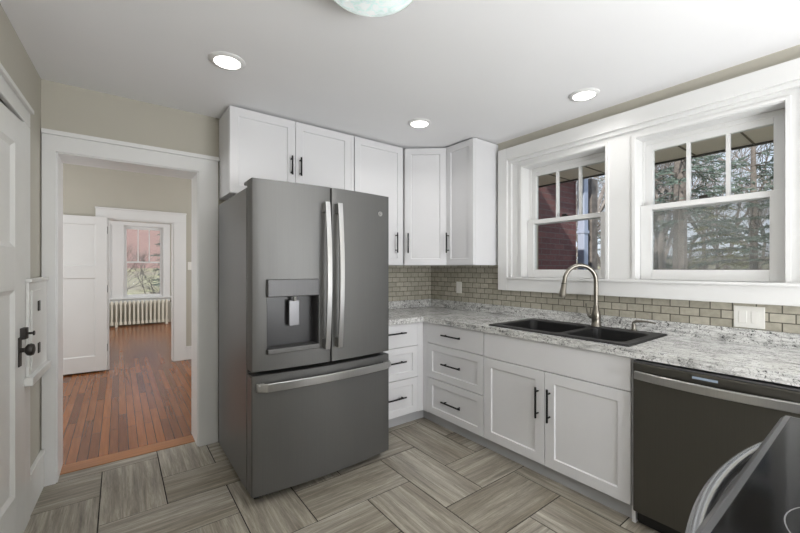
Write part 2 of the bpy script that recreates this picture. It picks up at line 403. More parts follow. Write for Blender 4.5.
# doorway casing and jamb lining
mb = MB().box(XL + .004, DX0, YB - .022, YB, 0, DZ).box(DX1, .595, YB - .022, YB, 0, DZ).box(XL + .004, .595, YB - .022, YB, DZ, 2.108)
mb.box(XL + .004, .602, YB - .036, YB, 2.108, 2.135)
struct('trim_2', mb, M['trim'], 'white casing around the doorway to the hall', bevel=.0012)
mb = MB().box(DX0 - .001, DX0 + .008, YB - .01, 3.335, 0, DZ).box(DX1 - .008, DX1 + .001, YB - .01, 3.335, 0, DZ).box(DX0, DX1, YB - .01, 3.335, DZ - .008, DZ + .001)
struct('trim_3', mb, M['trim'], 'white jamb lining inside the hall doorway', bevel=.002)

# hall and front room shells
struct('ceiling_hall', MB().box(-2.1, 2.6, 3.32, 10.9, 2.6, 2.72), M['ceiling'])
struct('wall_hall_left', MB().box(-2.1, -2.0, 3.32, 10.9, 0, 2.6), M['wall'])
struct('wall_hall_right', MB().box(2.5, 2.6, 3.32, 10.9, 0, 2.6), M['wall'])
struct('wall_hall_front', MB().box(-2.1, -.62, 3.2, 3.32, 0, 2.6).box(-.62, 2.6, 3.2, 3.32, H + .15, 2.6), M['wall'])
OX0, OX1, OZ = -.112, .614, 1.95
struct('wall_hall_back', MB().box(-2.0, OX0, 6.1, 6.24, 0, 2.6).box(OX1, 2.5, 6.1, 6.24, 0, 2.6).box(OX0, OX1, 6.1, 6.24, OZ, 2.6), M['wall'])
mb = MB().box(OX0 - .124, OX0, 6.08, 6.1, 0, OZ).box(OX1, .767, 6.08, 6.1, 0, OZ).box(OX0 - .124, .767, 6.08, 6.1, OZ, 2.07).box(OX0 - .13, .772, 6.068, 6.1, 2.07, 2.09)
mb.box(OX0, OX0 + .012, 6.09, 6.26, 0, OZ).box(OX1 - .012, OX1, 6.09, 6.26, 0, OZ).box(OX0, OX1, 6.09, 6.26, OZ - .012, OZ)
struct('trim_4', mb, M['trim'], 'white casing around the doorway to the front room', bevel=.003)
struct('baseboard_hall', MB().box(.767, 2.5, 6.082, 6.1, 0, .17).box(.767, 2.5, 6.076, 6.1, .17, .19), M['trim'], 'white baseboard in the hall', bevel=.002)
FW, FV, FZ0, FZ1 = (.09, .86), (-.89, -.12), .63, 2.30
mb = MB().box(-2.0, FV[0], 10.7, 10.9, 0, 2.6).box(FV[1], FW[0], 10.7, 10.9, 0, 2.6).box(FW[1], 2.5, 10.7, 10.9, 0, 2.6)
for a in (FV, FW): mb.box(a[0], a[1], 10.7, 10.9, 0, FZ0).box(a[0], a[1], 10.7, 10.9, FZ1, 2.6)
struct('wall_front_room', mb, M['wall'])
mb = MB().box(FV[0] - .13, FV[0], 10.67, 10.7, .60, FZ1).box(FV[1], FW[0], 10.67, 10.7, .60, FZ1).box(FW[1], FW[1] + .14, 10.67, 10.7, .60, FZ1)
mb.box(FV[0] - .13, FW[1] + .14, 10.67, 10.7, FZ1, 2.43).box(FV[0] - .16, FW[1] + .17, 10.63, 10.7, .60, .63).box(FV[0] - .13, FW[1] + .14, 10.68, 10.7, .52, .60)
struct('trim_5', mb, M['trim'], 'white casing around the front room windows', bevel=.004)

# ------------------------------------------------------------ windows
def dh_window(name, label, axis, a_in, u0, u1, z0, z1, zm, lites, stile=.05, out=1, screen=False, lining=.17):
    """double hung: upper sash outside of lower sash; axis 'x': wall normal along x, u = y"""
    root = thing(name, label, 'window', (a_in, (u0 + u1) / 2, z0) if axis == 'x' else ((u0 + u1) / 2, a_in, z0), 0, None, 'structure')
    def bx(mb, a, b, ua, ub, za, zb):
        return mb.box(a, b, ua, ub, za, zb) if axis == 'x' else mb.box(ua, ub, a, b, za, zb)
    def fin(nm, mb, m, parent, bevel=.002): return mb.build(nm, m, parent, root=root, world=True, bevel=bevel)
    f = MB().frame(axis, a_in - .024, a_in + lining, u0 - .010, u1 + .010, z0 - .018, z1 + .010, .0105, .0105, .019, .0105)
    f.frame(axis, a_in + .085, a_in + lining, u0, u1, z0, z1, .012, .012, .01, .03)
    for ua, ub in ((u0 + .0, u0 + .014), (u1 - .014, u1 - .0)): bx(f, a_in + .078, a_in + .088, ua, ub, z0, z1)
    fin('window_frame', f, M['trim'], root)
    # lower sash (inside)
    la, lb = a_in + .04, a_in + .076
    s = MB().frame(axis, la, lb, u0 + .002, u1 - .002, z0 + .002, zm + .02, stile + .01, stile + .01, .064, .034)
    ls = fin('lower_sash', s, M['trim'], root)
    fin('pane', bx(MB(), la + .016, la + .020, u0 + .012 + stile - .004, u1 - .012 - stile + .004, z0 + .066, zm - .01), M['glass'], ls, 0)
    lk = MB(); uc = (u0 + u1) / 2
    bx(lk, la + .004, lb - .004, uc - .028, uc + .028, zm + .02, zm + .027); bx(lk, la + .010, la + .022, uc - .012, uc + .03, zm + .027, zm + .042)
    fin('sash_lock', lk, M['iron'], ls, .002)
    # upper sash (outside)
    ua_, ub_ = a_in + .09, a_in + .126
    s = MB().frame(axis, ua_, ub_, u0 + .012, u1 - .012, zm - .016, z1 - .028, stile * .85, stile * .85, .036, .04)
    us = fin('upper_sash', s, M['trim'], root)
    w0, w1 = u0 + .012 + stile * .85, u1 - .012 - stile * .85
    for k in range(1, lites):
        uc = w0 + (w1 - w0) * k / lites
        fin('muntin', bx(MB(), ua_ + .004, ub_ - .004, uc - .010, uc + .010, zm + .018, z1 - .066), M['trim'], us)
    fin('pane', bx(MB(), ua_ + .016, ua_ + .020, w0 - .004, w1 + .004, zm + .016, z1 - .064), M['glass'], us, 0)
    if screen:
        sf = MB().frame(axis, a_in + .14, a_in + .152, u0 + .012, u1 - .012, z0 + .02, zm + .01, .02, .02, .02, .02)
        sc = fin('screen_frame', sf, M['trim'], root)
        fin('insect_screen', bx(MB(), a_in + .145, a_in + .1462, u0 + .031, u1 - .031, z0 + .039, zm - .009), M['screen'], sc, 0)
    return root
AI = XR + .02
dh_window('window_1', 'white double hung window over the sink looking onto red brick', 'x', AI, W1[0], W1[1], WZ0, WZ1, 1.695, 3, .052)
dh_window('window_2', 'white double hung window nearest the range looking onto trees', 'x', AI, W2[0], W2[1], WZ0, WZ1, 1.705, 3, .055, screen=True)
dh_window('window_3', 'white window above the radiator in the front room', 'y', 10.7, FW[0], FW[1], FZ0, FZ1, 1.455, 3, .05)
dh_window('window_4', 'white window half hidden behind the open hall door', 'y', 10.7, FV[0], FV[1], FZ0, FZ1, 1.455, 3, .05)
# casing of the kitchen windows: broad outer board, then stepped inner casings and mullion
CY0, CY1, CZ0, CZ1 = .13, 2.128, 1.112, 2.353
mb = MB().frame('x', XR - .05, XR, CY0, CY1, CZ0, CZ1, .095, .095, .116, .105)
mb.box(XR - .062, XR, CY0 + .095, CY1 - .095, CZ0 + .098, CZ0 + .116)
struct('trim_6', mb, M['trim'], 'broad white outer casing around both kitchen windows', bevel=.004)
mb = MB()
iy0, iy1, iz0, iz1 = CY0 + .095, CY1 - .095, CZ0 + .116, CZ1 - .105
for a, b in ((iy0, W2[0]), (W2[1], W1[0]), (W1[1], iy1)): mb.box(XR - .006, XR - .001, a, b, iz0, iz1)
for a in (W1, W2): mb.box(XR - .006, XR - .001, a[0], a[1], WZ1, iz1)
# raised beads round each window and round the whole field
for a in (W1, W2): mb.frame('x', XR - .016, XR, a[0] - .022, a[1] + .022, iz0, WZ1 + .024, .02, .02, .001, .02)
mb.frame('x', XR - .028, XR, iy0, iy1, iz0, iz1, .028, .028, .001, .028)
struct('trim_7', mb, M['trim'], 'white stepped inner casing and mullion between the kitchen windows', bevel=.003)

# ------------------------------------------------------------ stone backsplash
mb = MB().box(1.49, XR - .008, YB - .008, YB, .965, 1.34)
mb.box(XR - .008, XR, CY1, YB - .008, .965, 1.34).box(XR - .008, XR, -.5, CY1, .965, CZ0)
struct('trim_backsplash', mb, M['splash'], 'beige stone subway tile backsplash')

# ------------------------------------------------------------ cabinets
def pull(parent, x, z, y, length, vertical, label=None):             # bar pull on a front whose face is at local y
    m = MB(); h = length / 2; r = .0065
    if vertical:
        m.tube([(x, y - .032, z - h), (x, y - .032, z + h)], r, 12)
        for s in (-1, 1): m.tube([(x, y, z + s * h * .72), (x, y - .032, z + s * h * .72)], .005, 8)
    else:
        m.tube([(x - h, y - .032, z), (x + h, y - .032, z)], r, 12)
        for s in (-1, 1): m.tube([(x + s * h * .72, y, z), (x + s * h * .72, y - .032, z)], .005, 8)
    return m.build('handle', M['pull'], parent, smooth=False)
def case(root, w, d, z0, z1, name='carcass', y0=0, x0=0): return MB().box(x0, x0 + w, y0, d, z0, z1).build(name, M['cab'], root, bevel=.0015)
def door(root, x0, x1, z0, z1, hx, hz, hl=.185, rail=.058):
    d = MB().shaker(x0, x1, z0, z1, 0, .02, rail).build('door', M['cab'], root, bevel=.0015)
    pull(d, hx, hz, -.02, hl, True); return d
def drawer(root, x0, x1, z0, z1, hz, slab=False, handle=True, hl=.2, hx=None, name='drawer'):
    d = (MB().box(x0, x1, -.02, 0, z0, z1) if slab else MB().shaker(x0, x1, z0, z1, 0, .02, .055)).build(name, M['cab'], root, bevel=.0015)
    if handle: pull(d, hx if hx is not None else (x0 + x1) / 2, hz, -.02, hl, False)
    return d
UB, UT = 1.333, 2.425
UY, UX = 2.76, 2.44                                                  # carcass fronts (door face 2 cm in front)
# over the refrigerator
r = thing('upper_cabinet', 'short white two door cabinet above the refrigerator', 'cabinet', (.604, UY, 1.823), 0)
w = 1.585 - .604
case(r, w - .001, YB - UY - .001, 0, UT - 1.823)
door(r, .003, .468, .003, UT - 1.823 - .003, .434, .255, .14); door(r, .472, w - .030, .003, UT - 1.823 - .003, .504, .255, .14)
MB().box(w - .028, w - .002, -.018, 0, 0, UT - 1.823).build('filler', M['cab'], r, bevel=.001)
# tall single door beside it
r = thing('upper_cabinet', 'tall white one door wall cabinet right of refrigerator', 'cabinet', (1.587, UY, UB), 0)
w = 2.116 - 1.587
case(r, w, YB - UY - .001, 0, UT - UB); door(r, .004, w - .012, .003, UT - UB - .003, .432, .205)
# diagonal corner
ang = math.atan2(-.261, .311); ln = math.hypot(.311, .261)
ex = Vector((math.cos(ang), math.sin(ang), 0)); nrm = Vector((math.sin(ang), -math.cos(ang), 0))   # nrm points into the room
p0 = Vector((2.119, 2.751, 0)) - nrm * .02; p1 = p0 + ex * ln
r = thing('upper_cabinet', 'angled white wall cabinet across the corner', 'cabinet', (p0.x, p0.y, UB), ang)
mb = MB().prism([(p0.x + .001, p0.y), (p1.x, p1.y + .001), (XR - .001, p1.y + .001), (XR - .001, YB - .001), (p0.x + .001, YB - .001)], UB, UT)
mb.build('carcass', M['cab'], r, root=r, world=True, bevel=.0015)
door(r, .012, ln - .008, .003, UT - UB - .003, .045, .205)
# right hand
r = thing('upper_cabinet', 'narrow white wall cabinet beside the kitchen window', 'cabinet', (UX, p1.y - .001, UB), R(-90))
w = (p1.y - .001) - 2.16
case(r, w, XR - UX - .001, 0, UT - UB); door(r, .012, w - .003, .003, UT - UB - .003, .046, .205, rail=.055)

# base cabinets
BZ0, BZ1 = .085, .848
def toe(root, x0, x1, d): return MB().box(x0, x1, .024, d, 0, BZ0 + .002).build('toe_kick', M['toe'], root)
r = thing('base_cabinet', 'white three drawer base cabinet half hidden by the refrigerator', 'cabinet', (1.512, 2.456, 0), 0)
w = 2.108 - 1.512
MB().box(0, w, 0, YB - 2.457, BZ0, BZ1).build('carcass', M['cab'], r, bevel=.001)
toe(r, 0, w + .0235, .05)
MB().box(.521, w - .001, -.018, 0, BZ0, BZ1).build('filler', M['cab'], r, bevel=.001)
drawer(r, .004, .518, .655, .845, .775, True, hl=.20, hx=.271); drawer(r, .004, .518, .388, .650, .538, hl=.20, hx=.271); drawer(r, .004, .518, .09, .383, .245, hl=.20, hx=.271)
FX = 2.108
r = thing('base_cabinet', 'white three drawer base cabinet in the corner left of sink', 'cabinet', (FX, 2.454, 0), R(-90))
w = 2.454 - 1.769
MB().box(0, w - .001, 0, XR - FX - .001, BZ0, BZ1).build('carcass', M['cab'], r, bevel=.001)
toe(r, -.05, w, .05)
MB().box(.001, .078, -.018, 0, BZ0, BZ1).build('filler', M['cab'], r, bevel=.001)
drawer(r, .081, w - .003, .678, .845, .768, True, hx=.375, hl=.205); drawer(r, .081, w - .003, .39, .673, .535, hx=.375, hl=.205); drawer(r, .081, w - .003, .09, .385, .232, hx=.375, hl=.205)
r = thing('base_cabinet', 'wide white sink base cabinet with two doors', 'cabinet', (FX, 1.767, 0), R(-90))
w = 1.767 - .792
mb = MB().box(0, .018, 0, XR - FX - .001, BZ0, BZ1).box(w - .018, w, 0, XR - FX - .001, 0, BZ1).box(.018, w - .018, 0, XR - FX - .001, BZ0, BZ0 + .018).box(.018, w - .018, 0, .018, BZ0, BZ1)
mb.build('carcass', M['cab'], r, bevel=.001)
toe(r, 0, w - .02, .05)
drawer(r, .003, w - .016, .672, .845, 0, True, False, name='false_front')
door(r, .003, .474, .09, .667, .434, .472, .19, .062); door(r, .478, w - .016, .09, .667, .512, .472, .20, .062)
r = thing('base_cabinet', 'white corner base cabinet between dishwasher and range', 'cabinet', (FX, .185, 0), R(-90))
MB().box(0, .68, 0, XR - FX - .001, 0, BZ1).build('carcass', M['cab'], r, bevel=.001)
drawer(r, .003, .60, .09, .845, 0, False, False, name='panel')

# ------------------------------------------------------------ countertop
CT, CB = .893, .850
SX0, SX1, SY0, SY1 = 2.15, 2.64, .86, 1.72
mb = MB().box(1.508, XR - .001, 2.411, YB - .001, CB, CT)
mb.box(2.072, SX0, -.5, 2.411, CB, CT).box(SX1, XR - .001, -.5, 2.411, CB, CT).box(SX0, SX1, -.5, SY0, CB, CT).box(SX0, SX1, SY1, 2.411, CB, CT)
ct = mb.build('countertop', M['granite'])
tag(ct, 'speckled grey and white granite countertop wrapping the corner', 'countertop')
mb = MB().box(1.508, XR - .028, YB - .028, YB - .0085, CT, .972).box(XR - .028, XR - .0085, -.5, YB - .0085, CT, .972)
mb.build('upstand', M['granite'], ct, bevel=.002)

# ------------------------------------------------------------ sink
sk = thing('kitchen_sink', 'black composite double bowl sink set into granite countertop', 'sink', (2.39, 1.29, CT))
def bowl(mb, x0, x1, y0, y1, zt, zb, t=.012):
    n = 5; rad = .05
    def loop(z, ins, r_):
        pts = []
        for cx, cy, a0 in ((x1 - ins - r_, y1 - ins - r_, 0), (x0 + ins + r_, y1 - ins - r_, 90), (x0 + ins + r_, y0 + ins + r_, 180), (x1 - ins - r_, y0 + ins + r_, 270)):
            for k in range(n + 1):
                a = R(a0 + 90 * k / n); pts.append((cx + r_ * math.cos(a), cy + r_ * math.sin(a), z))
        return [mb.bm.verts.new(p) for p in pts]
    rings = [loop(zt, 0, rad), loop(zb + .04, .008, rad), loop(zb + .01, .02, rad), loop(zb, .045, rad)]
    for q, w_ in zip(rings, rings[1:]):
        for k in range(len(q)): mb.bm.faces.new((q[k], q[(k + 1) % len(q)], w_[(k + 1) % len(q)], w_[k]))
    mb.bm.faces.new(rings[-1]); return rings[0]
RX0, RX1, RY0, RY1 = 2.118, 2.672, .828, 1.748
YM = 1.235
def deck():                                                           # rim with two bowl openings, bowls welded in
    mb = MB(); zt = CT + .011
    loops = [bowl(mb, 2.172, 2.575, YM + .022, 1.692, zt - .004, CT - .20), bowl(mb, 2.172, 2.575, .884, YM - .022, zt - .004, CT - .17)]
    outer = [mb.bm.verts.new((x, y, z)) for z in (CT + .0005, zt) for x, y in ((RX0, RY0), (RX1, RY0), (RX1, RY1), (RX0, RY1))]
    o2 = [mb.bm.verts.new((x, y, zt)) for x, y in ((RX0 + .006, RY0 + .006), (RX1 - .006, RY0 + .006), (RX1 - .006, RY1 - .006), (RX0 + .006, RY1 - .006))]
    for v in outer[4:]: v.co.z -= .005
    for k in range(4):
        mb.bm.faces.new((outer[k], outer[(k + 1) % 4], outer[4 + (k + 1) % 4], outer[4 + k]))
        mb.bm.faces.new((outer[4 + k], outer[4 + (k + 1) % 4], o2[(k + 1) % 4], o2[k]))
    tops = []
    for lp in loops:
        q = [mb.bm.verts.new((v.co.x + (.006 if v.co.x > 2.37 else -.006), v.co.y + (.006 if v.co.y > sum(w_.co.y for w_ in lp) / len(lp) else -.006), zt)) for v in lp]
        for k in range(len(lp)): mb.bm.faces.new((lp[k], lp[(k + 1) % len(lp)], q[(k + 1) % len(q)], q[k]))
        tops.append(q)
    edges = []
    for lp in (o2, tops[0], tops[1]):
        for k in range(len(lp)):
            e = mb.bm.edges.get((lp[k], lp[(k + 1) % len(lp)])) or mb.bm.edges.new((lp[k], lp[(k + 1) % len(lp)])); edges.append(e)
    bmesh.ops.triangle_fill(mb.bm, edges=edges, use_beauty=True, use_dissolve=False)
    for f in list(mb.bm.faces):                                       # drop fill faces that cover the bowls
        c = f.calc_center_median()
        if abs(c.z - zt) < 1e-5 and 2.172 < c.x < 2.575 and (YM + .03 < c.y < 1.685 or .892 < c.y < YM - .03) and abs(f.normal.z) > .9: mb.bm.faces.remove(f)
    return mb
basin = deck().build('basin', M['sink'], sk, root=sk, world=True)
for y, z in (((YM + 1.71) / 2, CT - .199), ((YM + .88) / 2, CT - .169)):
    MB().lathe([(.042, 0), (.042, .003), (.03, .004), (.02, .001)], (2.375, y, z), 24).build('drain', M['chrome'], basin, root=sk, world=True, smooth=False)

# ------------------------------------------------------------ faucet and dispenser
FXc, FYc, FZc = 2.632, 1.236, CT + .0115
fc = thing('kitchen_faucet', 'brushed nickel gooseneck pull down faucet behind sink', 'faucet', (FXc, FYc, FZc))
dirv = Vector((-math.cos(R(38)), math.sin(R(38)), 0))
MB().lathe([(.034, 0), (.034, .006), (.029, .014), (.028, .05), (.031, .075), (.026, .10), (.020, .125), (.0165, .145)], (0, 0, 0), 28).build('base', M['chrome'], fc, smooth=True)
rad_ = .108; top = .312
pts = [Vector((0, 0, .13)), Vector((0, 0, .2)), Vector((0, 0, top))]
for k in range(1, 15):
    a = PI * k / 15 * 1.06; pts.append(Vector((0, 0, top)) + dirv * (rad_ * (1 - math.cos(a))) + Vector((0, 0, rad_ * math.sin(a))))
MB().tube(pts, .0145, 16).build('spout', M['chrome'], fc, smooth=True)
e = pts[-1]; d = (pts[-1] - pts[-2]).normalized()
sh = MB().tube([e, e + d * .02, e + d * .022, e + d * .05, e + d * .10, e + d * .115], [.0155, .0155, .017, .018, .025, .023], 18).build('spray_head', M['chrome'], fc, smooth=False)
MB().tube([e + d * .0202, e + d * .0245], .0178, 18).build('seal_ring', M['gasket'], sh)
ld = Vector((.25, .97, 0)).normalized()
MB().tube([Vector((0, 0, .062)), Vector((0, 0, .062)) + ld * .05, Vector((0, 0, .07)) + ld * .062, Vector((0, 0, .10)) + ld * .075, Vector((0, 0, .15)) + ld * .082], [.013, .013, .009, .006, .0055], 12).build('lever', M['chrome'], fc, smooth=True)
sd = thing('soap_dispenser', 'small nickel soap pump at back of sink', 'soap dispenser', (2.645, 1.005, CT + .0115))
MB().lathe([(.02, 0), (.02, .005), (.013, .009), (.0125, .04), (.009, .045), (.009, .055)], (0, 0, 0), 20).build('base', M['chrome'], sd, smooth=True)
MB().tube([(0, 0, .05), (0, -.015, .060), (.008, -.07, .064), (.014, -.12, .056)], [.009, .009, .006, .005], 12).build('nozzle', M['chrome'], sd, smooth=True)

# ------------------------------------------------------------ refrigerator
rf = thing('refrigerator', 'slate grey french door refrigerator with water dispenser', 'refrigerator', (1.03, 2.5, 0))
FX0, FX1 = .578, 1.492; FC, FHW = (FX0 + FX1) / 2, (FX1 - FX0) / 2
def yf(x): return 2.103 - .034 * (1 - ((x - FC) / FHW) ** 2)
YBK = 2.195
def fp(name, mb, m, parent=rf, bevel=0, smooth=False): return mb.build(name, m, parent, root=rf, world=True, bevel=bevel, smooth=smooth)
body = fp('case', MB().box(FX0 + .002, FX1 - .002, 2.222, 2.96, .035, 1.765), M['slate_side'], bevel=.004)
fp('gasket', MB().box(FX0 + .012, FX1 - .012, 2.193, 2.226, .06, 1.775), M['gasket'], body)
fp('toe_grille', MB().box(FX0 + .03, FX1 - .03, 2.17, 2.224, .0, .06), M['gasket'], body)
for x in (FX0 + .05, FX1 - .05):
    fp('hinge_cap', MB().box(x - .045, x + .045, 2.13, 2.29, 1.786, 1.806), M['slate_side'], body, .006)
    fp('foot', MB().lathe([(.02, 0), (.02, .036)], (x, 2.85, 0), 12), M['gasket'], body)
def curved(x0, x1, z0, z1, hole=None, nx=10):
    mb = MB(); xs = [x0 + (x1 - x0) * k / nx for k in range(nx + 1)]; zs = [z0, z1]; xs[1:1] = [x0 + .0008, x0 + .0022, x0 + .005]; xs[-1:-1] = [x1 - .005, x1 - .0022, x1 - .0008]
    if hole: xs = sorted(set([round(x, 5) for x in xs if not any(abs(x - q) < .015 for q in hole[:2])] + list(hole[:2]))); zs = [z0, hole[2], hole[3], z1]
    def edge(a, b):
        q = min(a, b, .005); return .005 - math.sqrt(max(0, .005 ** 2 - (.005 - q) ** 2))
    g = [[mb.bm.verts.new((x, yf(x) + edge(x - x0, x1 - x), z)) for i, x in enumerate(xs)] for z in zs]
    for j in range(len(zs) - 1):
        for i in range(len(xs) - 1):
            if hole and zs[j] >= hole[2] - 1e-6 and zs[j + 1] <= hole[3] + 1e-6 and xs[i] >= hole[0] - 1e-6 and xs[i + 1] <= hole[1] + 1e-6: continue
            mb.bm.faces.new((g[j][i], g[j][i + 1], g[j + 1][i + 1], g[j + 1][i]))
    b0 = [mb.bm.verts.new((x, YBK, z0)) for x in xs]; b1 = [mb.bm.verts.new((x, YBK, z1)) for x in xs]
    for i in range(len(xs) - 1):
        mb.bm.faces.new((g[0][i], b0[i], b0[i + 1], g[0][i + 1])); mb.bm.faces.new((g[-1][i], g[-1][i + 1], b1[i + 1], b1[i]))
    mb.bm.faces.new(b0 + b1[::-1])
    mb.bm.faces.new([b0[0]] + [g[j][0] for j in range(len(zs))] + [b1[0]]); mb.bm.faces.new([b0[-1], b1[-1]] + [g[j][-1] for j in reversed(range(len(zs)))])
    if hole:                                                          # recess walls and back
        hx0, hx1, hz0, hz1 = hole; hi = [i for i, x in enumerate(xs) if hx0 - 1e-6 <= x <= hx1 + 1e-6]; yb = 2.165
        k0 = [mb.bm.verts.new((xs[i], yb, hz0)) for i in hi]; k1 = [mb.bm.verts.new((xs[i], yb, hz1)) for i in hi]
        for q in range(len(hi) - 1):
            mb.bm.faces.new((g[1][hi[q]], g[1][hi[q + 1]], k0[q + 1], k0[q])); mb.bm.faces.new((g[2][hi[q]], k1[q], k1[q + 1], g[2][hi[q + 1]]))
            mb.bm.faces.new((k0[q], k0[q + 1], k1[q + 1], k1[q]))
        mb.bm.faces.new((g[1][hi[0]], k0[0], k1[0], g[2][hi[0]])); mb.bm.faces.new((g[1][hi[-1]], g[2][hi[-1]], k1[-1], k0[-1]))
    return mb
HX0, HX1, HZ0, HZ1 = .655, .955, .845, 1.238
dl = fp('door', curved(FX0, FC - .004, .735, 1.797, (HX0, HX1, HZ0, HZ1)), M['slate'], smooth=True)
dr = fp('door', curved(FC + .004, FX1, .735, 1.797), M['slate'], smooth=True)
fd = fp('freezer_drawer', curved(FX0, FX1, .05, .712, None, 16), M['slate'], smooth=True)
fz = .012
fp('door_edge', MB().box(FX0 - .001, FX0 + .003, 2.112, 2.19, .055, .70), M['slate_side'], fd)
# handles: flat bowed bars on two posts
def bar(x, zs, ybase, bow, wd=.032, th=.014):
    mb = MB(); n = 14; rows = []
    for k in range(n + 1):
        u = k / n; z = zs[0] + (zs[1] - zs[0]) * u; y = ybase - bow * math.sin(PI * u)
        rows.append([mb.bm.verts.new(q) for q in ((x - wd / 2, y, z), (x + wd / 2, y, z), (x + wd / 2, y + th, z), (x - wd / 2, y + th, z))])
    for a, b in zip(rows, rows[1:]):
        for k in range(4): mb.bm.faces.new((a[k], a[(k + 1) % 4], b[(k + 1) % 4], b[k]))
    mb.bm.faces.new(rows[0][::-1]); mb.bm.faces.new(rows[-1])
    for z0, z1 in ((zs[0] + .002, zs[0] + .06), (zs[1] - .06, zs[1] - .002)): mb.box(x - wd / 2 + .003, x + wd / 2 - .003, ybase + th - .004, yf(x) + .004, z0, z1)
    return mb
fp('handle', bar(.990, (.822, 1.70), 2.018, .028), M['steel'], dl, .003)
fp('handle', bar(1.073, (.822, 1.70), 2.018, .028), M['steel'], dr, .003)
mb = MB(); n = 18; rows = []
for k in range(n + 1):
    x = .597 + (1.484 - .597) * k / n; y = yf(x) - .052 + (.028 if k in (0, n) else 0)
    rows.append([mb.bm.verts.new(q) for q in ((x, y, .628), (x, y + .014, .628), (x, y + .014, .674), (x, y, .674))])
for a, b in zip(rows, rows[1:]):
    for k in range(4): mb.bm.faces.new((a[k], a[(k + 1) % 4], b[(k + 1) % 4], b[k]))
mb.bm.faces.new(rows[0][::-1]); mb.bm.faces.new(rows[-1])
for x0, x1 in ((.600, .642), (1.439, 1.481)): mb.box(x0, x1, yf(x0) - .036, yf(x0) + .006, .634, .668)
fp('handle', mb, M['steel'], fd, .003)
# dispenser
pn = fp('dispenser_panel', MB().box(HX0 - .003, HX1 + .003, 2.066, 2.15, 1.142, HZ1 + .004), M['steel_dark'], dl, .005)
dq = fp('dispenser_recess', MB().box(HX0, HX1, 2.158, 2.164, HZ0, 1.142).box(HX0, HX0 + .004, 2.09, 2.16, HZ0, 1.142).box(HX1 - .004, HX1, 2.09, 2.16, HZ0, 1.142), M['plastic'], dl)
fp('paddle', MB().box(.79, .855, 2.118, 2.128, .965, 1.118), M['rimsteel'], dq, .004)
fp('water_spout', MB().tube([(.822, 2.11, 1.145), (.822, 2.11, 1.112)], .011, 12), M['steel'], dq)
fp('drip_tray', MB().box(HX0 - .003, HX1 + .003, 2.062, 2.16, HZ0 - .018, HZ0 + .010), M['slate'], dq, .004)
bdg = fp('badge', MB().lathe([(.0165, 0), (.0165, -.004), (.014, -.0055)], (1.412, yf(1.412) + .001, 1.672), 28, 'y'), M['steel'], dr)
mono = MB()
for cx in (-.0045, .0045):
    mono.tube([(1.412 + cx + .005 * math.cos(a), yf(1.412) - .0052, 1.672 + .0065 * math.sin(a)) for a in [R(40 + 28 * k) for k in range(11)]], .0008, 5)
mono.tube([(1.412 + .0125 * math.cos(2 * PI * k / 28), yf(1.412) - .0048, 1.672 + .0125 * math.sin(2 * PI * k / 28)) for k in range(29)], .0006, 5)
fp('monogram', mono, M['plastic'], bdg)

# ------------------------------------------------------------ dishwasher
DY0, DY1 = .19, .788
dw = thing('dishwasher', 'dark slate dishwasher under the counter right of sink', 'dishwasher', (2.4, .49, 0))
def dp(name, mb, m, parent=dw, bevel=0, smooth=False): return mb.build(name, m, parent, root=dw, world=True, bevel=bevel, smooth=smooth)
dp('tub', MB().box(2.11, 2.74, DY0 + .004, DY1 - .004, .02, .846), M['gasket'])
dd = dp('door', MB().box(2.062, 2.112, DY0, DY1, .085, .832), M['slate_dark'], bevel=.006)
dp('control_strip', MB().box(2.066, 2.112, DY0 + .002, DY1 - .002, .8325, .840), M['steel_dark'], dd, .002)
dp('status_window', MB().box(2.0605, 2.064, .455, .545, .806, .8165), M['display'], dd, .001)
mb = MB(); n = 16; rows = []
for k in range(n + 1):
    u = k / n; y = DY1 - .012 - (DY1 - DY0 - .024) * u; x = 2.042 - .028 * math.sin(PI * u)
    rows.append([mb.bm.verts.new(q) for q in ((x, y, .754), (x + .014, y, .752), (x + .014, y, .794), (x, y, .792))])
for a, b in zip(rows, rows[1:]):
    for k in range(4): mb.bm.faces.new((a[k], a[(k + 1) % 4], b[(k + 1) % 4], b[k]))
mb.bm.faces.new(rows[0][::-1]); mb.bm.faces.new(rows[-1])
for y0, y1 in ((DY0 + .013, DY0 + .05), (DY1 - .05, DY1 - .013)): mb.box(2.044, 2.064, y0, y1, .757, .789)
dp('handle', mb, M['steel'], dd, .003)
dp('toe_panel', MB().box(2.13, 2.16, DY0 + .004, DY1 - .004, 0, .09), M['gasket'])

# ------------------------------------------------------------ range
rg = thing('range', 'slate range with black glass cooktop in the near corner', 'range', (1.0, -.15, 0))
def rp(name, mb, m, parent=rg, bevel=0, smooth=False): return mb.build(name, m, parent, root=rg, world=True, bevel=bevel, smooth=smooth)
GX0, GX1, GY0, GY1 = .624, 1.386, -.48, .178
rp('body', MB().box(GX0 + .004, GX1 - .004, GY0, .105, .09, .885), M['slate_side'], bevel=.003)
rp('base_skirt', MB().box(GX0 + .03, GX1 - .03, GY0 + .03, .08, 0, .092), M['gasket'])
od = rp('oven_door', MB().box(GX0 + .004, GX1 - .004, .107, .142, .27, .876), M['slate'], bevel=.005)
rp('oven_window', MB().box(GX0 + .12, GX1 - .12, .1405, .144, .40, .72), M['blackglass'], od, .002)
rp('storage_drawer', MB().box(GX0 + .004, GX1 - .004, .107, .142, .095, .262), M['slate'], bevel=.005)
pts = []
for k in range(25):
    u = k / 24; x = GX1 - .008 - (GX1 - GX0 - .016) * u; pts.append((x, .150 + .068 * min(1, math.sin(PI * u) ** .5 * .78 + .22 * math.sin(PI * u)), .856))
rp('handle', MB().tube(pts, .0145, 16), M['barsteel'], od, smooth=True)
